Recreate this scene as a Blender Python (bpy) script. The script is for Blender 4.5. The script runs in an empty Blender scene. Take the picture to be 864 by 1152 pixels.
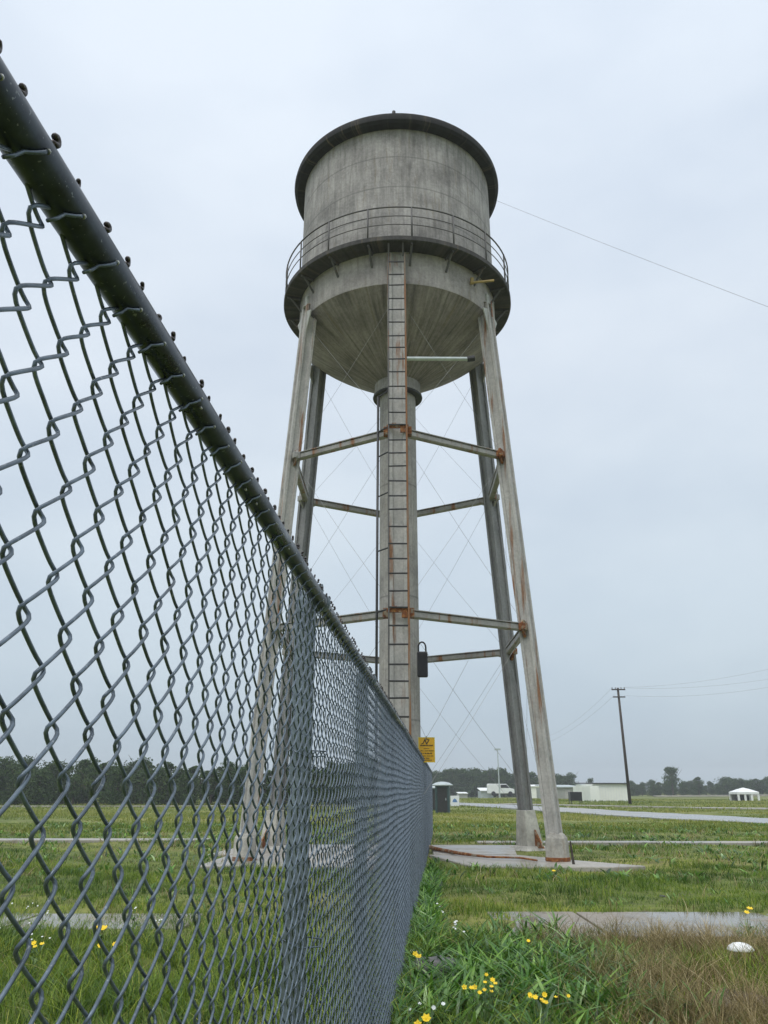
import bpy, math, random
import numpy as np
from mathutils import Vector, Matrix, noise as mnoise
random.seed(7); RNG = np.random.default_rng(7)
S = bpy.context.scene; COL = S.collection
F = 880.0; TH = math.atan(312/F); CT, ST = math.cos(TH), math.sin(TH); H = 1.45
PI = math.pi

# ---------------------------------------------------------------- helpers
def at(px, py, z=0.0):
    """point on the plane of height z seen at a pixel of the photograph"""
    a, b = (px-432)/F, (576-py)/F
    d = Vector((a, CT - b*ST, ST + b*CT))
    t = (z-H)/d.z
    return Vector((d.x*t, d.y*t, z))
def atY(px, py, Y):
    a, b = (px-432)/F, (576-py)/F
    d = Vector((a, CT - b*ST, ST + b*CT)); t = Y/d.y
    return Vector((d.x*t, Y, H + d.z*t))
def gh(x, y):
    """ground height (works on arrays)"""
    r = np.sqrt(x*x+y*y)
    a = 0.018*np.sin(1.3*x+.7*y)+0.014*np.sin(.6*x-1.9*y+1)+.01*np.sin(3.1*x+2.3*y)
    b = np.clip((r-70)/120, 0, 1)*(.25*np.sin(.031*x+.02*y)+.2*np.sin(.05*y-.013*x+2))
    return a*np.clip(1.6-r/60, .2, 1) + b

def tag(o, label=None, cat=None, group=None, kind=None):
    if label: o['label'] = label
    if cat: o['category'] = cat
    if group: o['group'] = group
    if kind: o['kind'] = kind
    return o
def empty(name, loc=(0, 0, 0)):
    o = bpy.data.objects.new(name, None); COL.objects.link(o); o.location = loc
    o.empty_display_size = .2
    return o
class MB:
    def __init__(s): s.v = []; s.f = []
    def add(s, vs, fs):
        b = len(s.v); s.v += [tuple(v) for v in vs]; s.f += [tuple(i+b for i in f) for f in fs]; return s
    def box(s, c, d, R=None):
        hx, hy, hz = d[0]/2, d[1]/2, d[2]/2
        vs = [Vector((x, y, z)) for z in (-hz, hz) for x, y in ((-hx, -hy), (hx, -hy), (hx, hy), (-hx, hy))]
        if R is not None: vs = [R @ v for v in vs]
        c = Vector(c)
        return s.add([v+c for v in vs], [(3, 2, 1, 0), (4, 5, 6, 7), (0, 1, 5, 4), (1, 2, 6, 5), (2, 3, 7, 6), (3, 0, 4, 7)])
    def tube(s, pts, r, n=8, cap=True, closed=False):
        pts = [Vector(p) for p in pts]; m = len(pts)
        rs = r if isinstance(r, (list, tuple)) else [r]*m
        vs = []; prev = None
        for i, p in enumerate(pts):
            if closed: t = pts[(i+1) % m]-pts[i-1]
            else: t = pts[min(i+1, m-1)]-pts[max(i-1, 0)]
            t = t.normalized()
            if prev is None:
                a = Vector((0, 0, 1)) if abs(t.z) < .9 else Vector((1, 0, 0))
                prev = (a - t*a.dot(t)).normalized()
            else: prev = (prev - t*prev.dot(t)).normalized()
            q = t.cross(prev)
            vs += [p + (prev*math.cos(2*PI*k/n)+q*math.sin(2*PI*k/n))*rs[i] for k in range(n)]
        fs = []
        for i in range(m if closed else m-1):
            j = (i+1) % m
            for k in range(n):
                fs.append((i*n+k, i*n+(k+1) % n, j*n+(k+1) % n, j*n+k))
        if cap and not closed:
            fs.append(tuple(range(n))[::-1]); fs.append(tuple((m-1)*n+k for k in range(n)))
        return s.add(vs, fs)
    def lathe(s, prof, c=(0, 0, 0), n=96, close=True):
        cx, cy, cz = c; vs = []; fs = []; m = len(prof)
        for r, z in prof:
            vs += [(cx+r*math.sin(2*PI*k/n), cy-r*math.cos(2*PI*k/n), cz+z) for k in range(n)]
        for i in range(m-1):
            for k in range(n):
                fs.append((i*n+k, i*n+(k+1) % n, (i+1)*n+(k+1) % n, (i+1)*n+k))
        if close:
            if prof[0][0] > 1e-6: fs.append(tuple(range(n))[::-1])
            if prof[-1][0] > 1e-6: fs.append(tuple((m-1)*n+k for k in range(n)))
        return s.add(vs, fs)
    def prism(s, poly, A, B, ax, ay, sa=1.0, sb=1.0):
        """2-D polygon swept from A to B; ax, ay = directions of its axes"""
        n = len(poly); vs = [A+ax*x*sa+ay*y*sa for x, y in poly]+[B+ax*x*sb+ay*y*sb for x, y in poly]
        fs = [(i, (i+1) % n, (i+1) % n+n, i+n) for i in range(n)]+[tuple(range(n))[::-1], tuple(range(n, 2*n))]
        return s.add(vs, fs)
    def obj(s, name, mat, parent=None, smooth=False, bevel=0, autosm=None):
        me = bpy.data.meshes.new(name); me.from_pydata(s.v, [], s.f); me.validate(); me.update()
        me.materials.append(mat)
        if smooth: me.polygons.foreach_set('use_smooth', [True]*len(me.polygons))
        o = bpy.data.objects.new(name, me); COL.objects.link(o); o.parent = parent
        if smooth and autosm is not None:
            me.set_sharp_from_angle(angle=math.radians(autosm))
        if bevel:
            m = o.modifiers.new('bevel', 'BEVEL'); m.width = bevel; m.segments = 2; m.limit_method = 'ANGLE'
        return o
def np_mesh(name, V, Q, mat, parent=None, attrs=None, smooth=False):
    """V (n,3); Q list of face arrays (m,k)"""
    me = bpy.data.meshes.new(name)
    me.vertices.add(len(V)); me.vertices.foreach_set('co', np.asarray(V, np.float32).ravel())
    nl = sum(q.size for q in Q); nf = sum(len(q) for q in Q)
    me.loops.add(nl); me.polygons.add(nf)
    me.loops.foreach_set('vertex_index', np.concatenate([q.ravel() for q in Q]).astype(np.int32))
    tot = np.concatenate([np.full(len(q), q.shape[1]) for q in Q]).astype(np.int32)
    st = np.concatenate([[0], np.cumsum(tot)[:-1]]).astype(np.int32)
    me.polygons.foreach_set('loop_start', st); 
    me.polygons.foreach_set('loop_total', tot)
    if smooth: me.polygons.foreach_set('use_smooth', np.ones(nf, bool))
    me.update(calc_edges=True)
    for k, a in (attrs or {}).items():
        at_ = me.attributes.new(k, 'FLOAT', 'POINT'); at_.data.foreach_set('value', np.asarray(a, np.float32))
    me.materials.append(mat)
    o = bpy.data.objects.new(name, me); COL.objects.link(o); o.parent = parent
    return o

# ---------------------------------------------------------------- materials
class NT:
    def __init__(s, name):
        s.m = bpy.data.materials.new(name); s.m.use_nodes = True; s.t = s.m.node_tree
        s.b = s.t.nodes['Principled BSDF']; s.L = s.t.links
        s.tc = s.t.nodes.new('ShaderNodeTexCoord')
    def n(s, typ, **kw):
        x = s.t.nodes.new(typ)
        for k, v in kw.items():
            if k.startswith('i_'): x.inputs[int(k[2:]) if k[2:].isdigit() else k[2:]].default_value = v
            else: setattr(x, k, v)
        return x
    def link(s, a, b): s.L.new(a, b)
    def mapping(s, scale, src=None):
        m = s.n('ShaderNodeMapping'); m.inputs['Scale'].default_value = scale
        s.link(src or s.tc.outputs['Object'], m.inputs['Vector']); return m.outputs[0]
    def noise(s, vec, scale, detail=5, rough=.6, dist=0):
        x = s.n('ShaderNodeTexNoise'); x.inputs['Scale'].default_value = scale; x.inputs['Detail'].default_value = detail
        x.inputs['Roughness'].default_value = rough; x.inputs['Distortion'].default_value = dist
        s.link(vec, x.inputs['Vector']); return x.outputs['Fac']
    def ramp(s, fac, stops, interp='LINEAR'):
        x = s.n('ShaderNodeValToRGB'); x.color_ramp.interpolation = interp; e = x.color_ramp.elements
        while len(e) < len(stops): e.new(.5)
        for el, (p, c) in zip(e, stops):
            el.position = p; el.color = (c, c, c, 1) if isinstance(c, (int, float)) else (*c, 1)
        s.link(fac, x.inputs[0]); return x.outputs[0]
    def mix(s, f, a, b, typ='MIX'):
        x = s.n('ShaderNodeMix', data_type='RGBA', blend_type=typ)
        for idx, v in ((0, f), (6, a), (7, b)):
            if isinstance(v, (int, float)): x.inputs[idx].default_value = v if idx == 0 else (v, v, v, 1)
            elif isinstance(v, tuple): x.inputs[idx].default_value = (*v, 1)
            else: s.link(v, x.inputs[idx])
        return x.outputs[2]
    def math(s, op, a, b=None):
        x = s.n('ShaderNodeMath', operation=op)
        for i, v in ((0, a), (1, b)):
            if v is None: continue
            if isinstance(v, (int, float)): x.inputs[i].default_value = v
            else: s.link(v, x.inputs[i])
        return x.outputs[0]
    def out(s, col=None, rough=.8, metal=0, bump=None, bstr=.3, bdist=.02, spec=None):
        if col is not None:
            if isinstance(col, tuple): s.b.inputs['Base Color'].default_value = (*col, 1)
            else: s.link(col, s.b.inputs['Base Color'])
        if isinstance(rough, (int, float)): s.b.inputs['Roughness'].default_value = rough
        else: s.link(rough, s.b.inputs['Roughness'])
        s.b.inputs['Metallic'].default_value = metal
        if spec is not None: s.b.inputs['Specular IOR Level'].default_value = spec
        if bump is not None:
            x = s.n('ShaderNodeBump'); x.inputs['Strength'].default_value = bstr; x.inputs['Distance'].default_value = bdist
            s.link(bump, x.inputs['Height']); s.link(x.outputs[0], s.b.inputs['Normal'])
        return s.m
def plain(name, col, rough=.7, metal=0, var=.25, scale=6, spec=None):
    t = NT(name); v = t.noise(t.tc.outputs['Object'], scale)
    c = t.mix(t.ramp(v, [(.3, 0.0), (.7, 1.0)]), tuple(x*(1-var) for x in col), tuple(min(1, x*(1+var)) for x in col))
    return t.out(c, rough, metal, bump=v, bstr=.15, bdist=.01, spec=spec)

def tank_mat(name, base, radial=False, seams=(), streak=.5):
    t = NT(name); sx = t.n('ShaderNodeSeparateXYZ'); t.link(t.tc.outputs['Object'], sx.inputs[0])
    ny = t.math('MULTIPLY', sx.outputs[1], -1.0)
    ang = t.math('ARCTAN2', sx.outputs[0], ny)
    def vec(ka, kz):
        c = t.n('ShaderNodeCombineXYZ'); t.link(t.math('MULTIPLY', ang, ka), c.inputs[0])
        t.link(t.math('MULTIPLY', sx.outputs[2], kz), c.inputs[1]); return c.outputs[0]
    s1 = t.noise(vec(9, .35 if not radial else .5), 2.2, 6, .65, .2)      # runs
    s2 = t.noise(vec(26, .5), 2.0, 4, .6)
    cl = t.noise(t.tc.outputs['Object'], 1.1, 7, .65)
    fi = t.noise(t.tc.outputs['Object'], 14, 5, .7)
    a = t.ramp(s1, [(.3, 1-streak), (.56, 1.0), (.75, 1.12)])
    b = t.ramp(s2, [(.3, 1-streak*.35), (.55, 1.0)])
    c = t.ramp(cl, [(.30, .60), (.5, 1.0), (.70, 1.28)])
    col = t.mix(1.0, t.mix(1.0, t.mix(1.0, base, a, 'MULTIPLY'), b, 'MULTIPLY'), c, 'MULTIPLY')
    col = t.mix(1.0, col, t.ramp(fi, [(.3, .8), (.7, 1.15)]), 'MULTIPLY')
    # warm stains
    w = t.ramp(t.noise(vec(7, .3), 2.6, 6, .7), [(.56, 0.0), (.70, .55)])
    col = t.mix(w, col, (.20, .155, .095))
    for z in seams:
        d = t.math('ABSOLUTE', t.math('SUBTRACT', sx.outputs[2], z))
        col = t.mix(t.ramp(d, [(0.0, .55), (.035, 0.0)]), col, (.10, .10, .095))
    return t.out(col, .85, bump=t.math('ADD', fi, cl), bstr=.35, bdist=.03)
M = {}
CB = (.36, .34, .325)
M['tank'] = tank_mat('weathered_concrete', CB, seams=(16.55, 17.55, 15.6), streak=.42)
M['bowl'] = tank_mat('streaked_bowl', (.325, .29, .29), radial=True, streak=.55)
M['band'] = tank_mat('concrete_band', (.39, .36, .35), streak=.25)
M['column'] = tank_mat('column_concrete', (.40, .38, .355), streak=.3, seams=(3, 6, 9))
M['roof'] = tank_mat('roof_dark', (.022, .021, .021), streak=.5)
M['balcony'] = tank_mat('balcony_steel', (.062, .058, .054), streak=.5)

def steel_mat(name, base, rust=.5, thr=.58, rough=.6):
    t = NT(name)
    m = t.mapping((2.2, 2.2, 1.1)); s = t.noise(m, 1.6, 6, .65)
    f = t.noise(t.tc.outputs['Object'], 18, 5, .7); c = t.noise(t.tc.outputs['Object'], 2.3, 6, .6)
    col = t.mix(1.0, base, t.ramp(s, [(.32, .74), (.6, 1.06)]), 'MULTIPLY')
    col = t.mix(1.0, col, t.ramp(f, [(.3, .78), (.7, 1.12)]), 'MULTIPLY')
    rr = t.noise(t.mapping((4.5, 4.5, .3)), 1.3, 5, .55)
    fac = t.ramp(rr, [(thr, 0.0), (thr+.1, rust)])
    rc = t.mix(f, (.09, .035, .012), (.36, .15, .04))
    col = t.mix(fac, col, rc)
    pt = t.ramp(c, [(.62, 0.0), (.75, .5)])
    col = t.mix(pt, col, (.12, .12, .11))
    return t.out(col, rough, bump=f, bstr=.25, bdist=.01)
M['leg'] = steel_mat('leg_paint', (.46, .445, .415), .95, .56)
M['leg_back'] = steel_mat('leg_paint_shaded', (.25, .25, .245), .4, .64, .5)  # darker copy of the leg paint: shade under the tank put into the colour
M['strut'] = steel_mat('strut_paint', (.33, .32, .30), .95, .55, .5)
M['rail_rust'] = steel_mat('rusted_rail', (.24, .19, .14), .95, .42, .7)
M['railing'] = steel_mat('railing_steel', (.10, .095, .09), .5, .6, .6)
t = NT('rust'); o_ = t.tc.outputs['Object']; f_ = t.noise(o_, 16, 6, .7); g_ = t.noise(o_, 5, 5, .65)
M['rust'] = t.out(t.mix(t.ramp(g_, [(.52, 0.0), (.6, .8)]), t.ramp(f_, [(.3, (.07, .022, .01)), (.5, (.20, .065, .018)), (.7, (.42, .21, .06))]), (.30, .27, .2)), .9, bump=f_, bstr=.5)
M['rod'] = plain('rod_steel', (.30, .30, .30), .5, .3, .3, 3)
M['dark'] = plain('dark_steel', (.035, .035, .035), .5, .2, .3, 9)
M['pale_steel'] = plain('pale_steel', (.5, .55, .54), .4, .2, .15, 5)
M['ochre'] = plain('ochre_paint', (.38, .27, .09), .6, 0, .3, 8)
M['plate'] = plain('plate_paint', (.42, .42, .39), .7, 0, .2, 8)

def galv(name, base, rough, metal):
    t = NT(name); v = t.noise(t.tc.outputs['Object'], 40, 4, .7); w = t.noise(t.tc.outputs['Object'], 5, 5, .6)
    c = t.mix(1.0, base, t.ramp(v, [(.3, .65), (.7, 1.35)]), 'MULTIPLY')
    c = t.mix(1.0, c, t.ramp(w, [(.3, .75), (.7, 1.2)]), 'MULTIPLY')
    rs = t.ramp(t.noise(t.tc.outputs['Object'], 9, 7, .75), [(.70, 0.0), (.76, .7)])
    c = t.mix(rs, c, (.16, .06, .025))
    sp = t.noise(t.tc.outputs['Object'], 210, 2, .5); c = t.mix(t.ramp(sp, [(.66, 0.0), (.72, .35)]), c, (.5, .52, .52))
    r = t.ramp(w, [(.35, rough-.18), (.65, rough+.15)])
    return t.out(c, r, metal, bump=v, bstr=.2, bdist=.001)
M['wire'] = galv('galvanised_wire', (.115, .145, .175), .33, .5)
M['toprail'] = galv('galvanised_pipe', (.034, .044, .056), .38, .35)
M['post'] = galv('galvanised_post', (.16, .195, .22), .45, .4)
M['knuckle'] = galv('galvanised_knuckle', (.07, .06, .06), .4, .3)
M['tip'] = galv('galvanised_tip', (.42, .43, .41), .4, .3)

def grass_mat(name, stops, rough=.5, spec=.35):
    t = NT(name); a = t.n('ShaderNodeAttribute', attribute_name='rnd')
    c = t.ramp(a.outputs['Fac'], stops)
    v = t.noise(t.tc.outputs['Object'], .8, 4, .6)
    c = t.mix(1.0, c, t.ramp(v, [(.3, (.75, .8, .7)), (.7, (1.2, 1.12, 1.1))]), 'MULTIPLY')
    t.out(c, rough, spec=spec)
    tr = t.n('ShaderNodeBsdfTranslucent'); t.link(c, tr.inputs[0])
    mx = t.n('ShaderNodeMixShader'); mx.inputs[0].default_value = .3
    t.link(t.b.outputs[0], mx.inputs[1]); t.link(tr.outputs[0], mx.inputs[2])
    t.link(mx.outputs[0], t.t.nodes['Material Output'].inputs[0]); return t.m
M['grass'] = grass_mat('green_grass', [(0.0, (.018, .05, .005)), (.35, (.075, .155, .011)), (.7, (.22, .315, .026)), (.9, (.41, .44, .055)), (1.0, (.50, .42, .17))])
M['weed'] = grass_mat('leafy_weeds', [(0.0, (.012, .045, .006)), (.5, (.07, .20, .022)), (.85, (.24, .44, .06)), (1.0, (.38, .54, .24))], .3, .6)
M['dry'] = grass_mat('dry_grass', [(0.0, (.06, .04, .015)), (.35, (.19, .15, .055)), (.7, (.33, .26, .12)), (1.0, (.52, .45, .27))])
M['field'] = grass_mat('meadow', [(0.0, (.085, .14, .014)), (.5, (.20, .25, .03)), (1.0, (.40, .37, .11))])
M['leaf'] = grass_mat('tree_leaves', [(0.0, (.018, .042, .015)), (.5, (.05, .095, .03)), (1.0, (.12, .18, .055))], .6, .2)
M['bark'] = plain('bark', (.07, .055, .04), .9, 0, .3, 12)

def ground_mat():
    t = NT('field_ground'); o = t.tc.outputs['Object']
    n1 = t.noise(t.mapping((.06, .16, 1)), 1.0, 7, .62); n2 = t.noise(o, 1.1, 6, .65); n3 = t.noise(o, 9, 5, .7)
    g = t.ramp(n1, [(.30, (.065, .105, .012)), (.46, (.125, .16, .024)), (.60, (.25, .245, .06)), (.75, (.34, .30, .115))])
    g = t.mix(1.0, g, t.ramp(n2, [(.3, .6), (.7, 1.25)]), 'MULTIPLY')
    g = t.mix(1.0, g, t.ramp(n3, [(.3, .65), (.7, 1.3)]), 'MULTIPLY')
    so = t.ramp(t.noise(o, 1.7, 6, .6), [(.6, 0.0), (.7, .75)])
    g = t.mix(so, g, (.075, .06, .035))
    return t.out(g, .9, bump=t.math('ADD', n2, n3), bstr=.8, bdist=.08)
M['ground'] = ground_mat()
def wet_mat(name, base, wet=.5, scale=1.2, dirt=.5):
    t = NT(name); o = t.tc.outputs['Object']
    n = t.noise(o, scale, 6, .6); f = t.noise(o, 12, 6, .7)
    p = t.ramp(n, [(.42, 0.0), (.55, 1.0)])
    c = t.mix(1.0, base, t.ramp(f, [(.3, .7), (.7, 1.2)]), 'MULTIPLY')
    c = t.mix(t.math('MULTIPLY', p, .35), c, tuple(x*.45 for x in base))
    d = t.ramp(t.noise(o, 2.1, 7, .7), [(.56, 0.0), (.68, dirt)])
    c = t.mix(d, c, (.10, .085, .05))
    r = t.ramp(p, [(0.0, .6), (1.0, .6-wet)])
    return t.out(c, r, bump=f, bstr=.15, bdist=.004, spec=.6)
M['path'] = wet_mat('wet_concrete_path', (.27, .235, .19), .53, .7, .75)
M['pad'] = wet_mat('pad_concrete', (.38, .35, .30), .3, .9, .55)
M['road'] = wet_mat('wet_road', (.33, .33, .32), .4, .12, .12)
M['pedestal'] = tank_mat('pedestal_concrete', (.50, .48, .42), streak=.3)
M['white_wall'] = plain('white_siding', (.86, .87, .80), .6, 0, .08, .5)
M['grey_wall'] = plain('grey_wall', (.36, .37, .34), .8, 0, .25, .4)
M['white'] = plain('white_paint', (.78, .79, .78), .6, 0, .06, 2)
M['wood'] = plain('pole_wood', (.05, .038, .03), .85, 0, .3, 4)
M['loo'] = plain('loo_plastic', (.045, .085, .085), .5, 0, .2, 2)
M['loo_grey'] = plain('loo_roof', (.42, .47, .47), .5, 0, .15, 2)
M['black'] = plain('black_metal', (.012, .011, .012), .4, 0, .3, 9)
M['yellow'] = plain('sign_yellow', (.72, .40, .015), .5, 0, .12, 7)
M['sign_edge'] = plain('sign_edge', (.70, .60, .06), .5, 0, .1, 7)
M['petal_y'] = plain('yellow_petal', (.85, .60, .015), .5, 0, .12, 40)
M['petal_w'] = plain('white_petal', (.80, .82, .80), .5, 0, .05, 40)
M['stem'] = plain('stem', (.07, .13, .03), .5, 0, .2, 40)
M['mush'] = plain('mushroom', (.80, .80, .78), .45, 0, .05, 20)
M['stone'] = plain('wet_stone', (.15, .14, .145), .35, 0, .25, 12)
M['soil'] = plain('bare_soil', (.11, .08, .055), .8, 0, .35, 6)
M['blue'] = plain('blue_print', (.10, .22, .42), .5, 0, .2, 9)

# ---------------------------------------------------------------- ground, paths, road
def ground():
    rs = np.concatenate([np.linspace(0, 40, 70), np.geomspace(41, 1150, 70)]); na = 240
    A = np.linspace(0, 2*PI, na, endpoint=False)
    R, T = np.meshgrid(rs[1:], A, indexing='ij'); X = R*np.cos(T); Y = R*np.sin(T)+5
    V = np.stack([X, Y, gh(X, Y)], -1).reshape(-1, 3); V = np.vstack([V, [[0, 5, 0]]])
    m = len(rs)-1; i, k = np.meshgrid(np.arange(m-1), np.arange(na), indexing='ij'); k2 = (k+1) % na
    Q = np.stack([i*na+k, (i+1)*na+k, (i+1)*na+k2, i*na+k2], -1).reshape(-1, 4)
    k = np.arange(na); T3 = np.stack([np.full(na, m*na), k, (k+1) % na], -1)
    tag(np_mesh('ground', V, [Q, T3], M['ground'], smooth=True), kind='structure')
ground()
def slab(name, pts, z, thick, mat, bevel=.01):
    b = MB(); n = len(pts)
    b.add([(x, y, z-thick) for x, y in pts]+[(x, y, z) for x, y in pts],
          [tuple(range(n))[::-1], tuple(range(n, 2*n))]+[(i, (i+1) % n, (i+1) % n+n, i+n) for i in range(n)])
    return tag(b.obj(name, mat, bevel=bevel), kind='structure')
def wob(x0, x1, yf, amp=.12, st=.5, seed=0):
    r = random.Random(seed); n = int(abs(x1-x0)/st)+1
    return [(x0+(x1-x0)*i/n, yf(x0+(x1-x0)*i/n)+r.uniform(-amp, amp)) for i in range(n+1)]
# near path crossing in front of the tower, cracked into slabs
PY0, PY1 = 9.05, 10.75
def path_strip(name, xs, y0, y1, z, mat, gap=.02):
    for a, b in zip(xs[:-1], xs[1:]):
        dz = random.uniform(-.006, .006)
        slab(name, [(a+gap, y0+random.uniform(-.05, .05)), (b-gap, y0+random.uniform(-.05, .05)), (b-gap, y1), (a+gap, y1)], z+dz, .12, mat)
path_strip('near_path', [1.25, 2.35, 4.6, 6.9, 9.2, 11.5, 14], PY0, PY1, .03, M['path'])
path_strip('near_path', [-14, -11.4, -8.7, -6.2, -4.2, -2.2], 9.6, 10.7, .012, M['path'])
path_strip('far_path', [-60, -48, -36, -24, -14, -5.2], 24.6, 25.5, .06, M['pad'])
path_strip('far_path', [2.6, 7.6, 12, 16.2, 20.5, 30], 23.5, 24.25, .06, M['pad'])
# foundation pad: two slabs with a joint
slab('tower_pad', [(1.12, 19.3), (3.0, 19.2), (3.4, 22.3), (1.25, 22.4)], .07, .2, M['pad'], .02)
slab('tower_pad', [(1.0, 19.24), (1.7, 16.35), (4.35, 16.3), (5.05, 16.5), (3.9, 17.9), (3.05, 19.14)], .06, .2, M['pad'], .02)
slab('tower_pad', [(-3.6, 16.5), (-.2, 16.4), (-.1, 19.1), (-3.5, 19.2)], .06, .2, M['pad'], .02)
slab('tower_pad', [(-4.0, 19.3), (-.1, 19.2), (-.1, 22.6), (-3.6, 22.7)], .065, .2, M['pad'], .02)
def ribbon(name, cl, w, z, mat):
    pts = [Vector((x, y)) for x, y in cl]; V = []
    # Catmull-Rom refine
    P = []
    for i in range(len(pts)-1):
        p0, p1, p2, p3 = pts[max(i-1, 0)], pts[i], pts[i+1], pts[min(i+2, len(pts)-1)]
        for k in range(10):
            t = k/10
            P.append(.5*((2*p1)+(p2-p0)*t+(2*p0-5*p1+4*p2-p3)*t*t+(3*p1-p0-3*p2+p3)*t**3))
    P.append(pts[-1]); n = len(P)
    for i, p in enumerate(P):
        d = (P[min(i+1, n-1)]-P[max(i-1, 0)]).normalized(); q = Vector((-d.y, d.x))*w/2
        for e in (-1, 1):
            x, y = p.x+q.x*e, p.y+q.y*e; zz = z+float(gh(np.float64(x), np.float64(y)))
            V.append((x, y, zz)); V.append((x, y, zz-.3))
    b = MB(); fs = []
    for i in range(n-1):
        a, c = i*4, (i+1)*4
        fs += [(a, a+2, c+2, c), (a, c, c+1, a+1), (a+2, a+3, c+3, c+2)]
    b.add(V, fs); tag(b.obj(name, mat), kind='structure')
    return [(p.x, p.y) for p in P]
ROAD = ribbon('road', [(60, 12), (38, 23), (27, 30), (19.5, 37.5), (15.3, 49), (12.2, 66), (7, 86), (-6, 108), (-30, 125)], 5.2, .07, M['road'])
LANE = ribbon('lane', [(70, 46), (45, 55), (30, 63), (17, 77), (12, 84)], 2.0, .09, M['pad'])
ribbon('field_track', [(-120, 70), (-60, 72), (-20, 73), (0, 76)], 1.6, .09, M['pad'])
ribbon('distant_road', [(60, 185), (90, 178), (140, 170), (220, 160)], 5, .5, M['pad'])

# ---------------------------------------------------------------- grass (numpy blades)
def blades(name, x, y, h, w, lean, mat, rnd, levels=3, kindtag=True, z0=None, parent=None, curl=1.0, az=None):
    n = len(x); z = (gh(x, y) if z0 is None else z0)-.01
    if az is None: az = RNG.uniform(0, 2*PI, n)
    fa = az+PI/2+RNG.normal(0, .5, n)
    dx, dy = np.cos(az), np.sin(az); fx, fy = np.cos(fa), np.sin(fa)
    L = levels; rows = []
    for k in range(L):
        t = k/L
        hh = h*(t - .35*curl*(lean/np.maximum(h, .01))*t*t*.6); off = lean*t**1.8
        ww = w*(1-.55*t) if mat is not M['weed'] else w*math.sin(PI*(.12+.8*t))
        cx, cy, cz = x+dx*off, y+dy*off, z+hh
        rows.append(np.stack([cx-fx*ww/2, cy-fy*ww/2, cz], -1)); rows.append(np.stack([cx+fx*ww/2, cy+fy*ww/2, cz], -1))
    tip = np.stack([x+dx*lean, y+dy*lean, z+h*(1-.35*curl*(lean/np.maximum(h, .01))*.6)], -1); rows.append(tip)
    nv = 2*L+1; V = np.stack(rows, 1).reshape(-1, 3); b = (np.arange(n)*nv)[:, None]
    Q = [b+np.array([[2*k, 2*k+1, 2*k+3, 2*k+2]]) for k in range(L-1)]
    Q = [np.concatenate(Q)] if Q else []
    T = b+np.array([[2*L-2, 2*L-1, 2*L]])
    return V, Q+[T], np.repeat(rnd, nv)
def merge(parts):
    V = []; Q4 = []; T3 = []; R = []; o = 0
    for v, qs, r in parts:
        V.append(v); R.append(r)
        for q in qs: (Q4 if q.shape[1] == 4 else T3).append(q+o)
        o += len(v)
    out = []
    if Q4: out.append(np.concatenate(Q4))
    if T3: out.append(np.concatenate(T3))
    return np.concatenate(V), out, np.concatenate(R)
def near_poly(x, y, line, d):
    m = np.zeros(len(x), bool)
    for (ax, ay), (bx, by) in zip(line[:-1], line[1:]):
        vx, vy = bx-ax, by-ay; L2 = vx*vx+vy*vy+1e-9
        t = np.clip(((x-ax)*vx+(y-ay)*vy)/L2, 0, 1)
        m |= ((x-ax-t*vx)**2+(y-ay-t*vy)**2) < d*d
    return m
def pn(x, y, s, seed=0):
    """cheap smooth noise 0..1"""
    a = np.sin(x*s*1.0+seed*1.7+2*np.sin(y*s*.7+seed))+np.sin(y*s*1.3-seed+1.6*np.sin(x*s*.9+seed*2))+.7*np.sin((x+y)*s*2.1+seed*3)+.5*np.sin((x-1.7*y)*s*3.3+seed)
    return np.clip(.5+a/5.2, 0, 1)
def blocked(x, y):
    e = .07*np.sin(9*x)+.05*np.sin(23*x+1)
    m = (x > 1.25+.5*pn(x, y, 3, 1)+.35*(PY1-y)*0) & (x < 14) & (y > PY0+.1+3*e+.5*pn(x, y*0, 2.7, 2)**2) & (y < PY1-.08+e)
    m |= (x > -14) & (x < -2.3) & (y > 9.75+3*e) & (y < 10.65+3*e) & (pn(x, y, 2.3, 3) > .74)
    m |= (x > 2.6) & (y > 23.55) & (y < 24.2); m |= (x < -5.2) & (y > 24.7) & (y < 25.45)
    m |= (y > 16.45) & (y < 22.3) & (x > .95+e) & (x < 3.35+e) & ((y > 17.9) | (x > 1.35))
    m |= (y > 16.45) & (y < 18+e) & (x > 1.2) & (x < 4.6+(17.2-y)*.6)
    m |= (y > 16.5+e) & (y < 22.6) & (x > -3.5+3*e) & (x < -.2)
    m |= ((x-2.45)/.34)**2+((y-6.32)/.17)**2 < 1
    m |= ((x-.45)/.24)**2+((y-7.25)/.42)**2 < 1
    m |= near_poly(x, y, ROAD, 2.7) | near_poly(x, y, LANE, 1.1)
    return m
def scatter(n, y0, y1, k=.56, pad=1.2):
    y = y0+(y1-y0)*RNG.random(n); u = RNG.uniform(-1, 1, n)
    hw = k*y+pad; x = u*hw
    keep = RNG.random(n) < hw/(k*y1+pad)
    return x[keep], y[keep]
def tufts(x, y, nb, spread):
    X = np.repeat(x, nb)+RNG.normal(0, spread, len(x)*nb); Y = np.repeat(y, nb)+RNG.normal(0, spread, len(x)*nb)
    return X, Y
def dryness(x, y):
    """1 where the dry tufts stand (right foreground), 0 in the lush part"""
    d = np.clip((x-1.15-.28*(y-5.2)*0.2)/.8, 0, 1)*np.clip((9.2-y)/.7, 0, 1)
    return d*np.clip(2.4*pn(x, y, 1.7, 4)-.2, .15, 1.0)
P_g = []; P_w = []; P_d = []; P_f = []
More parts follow.
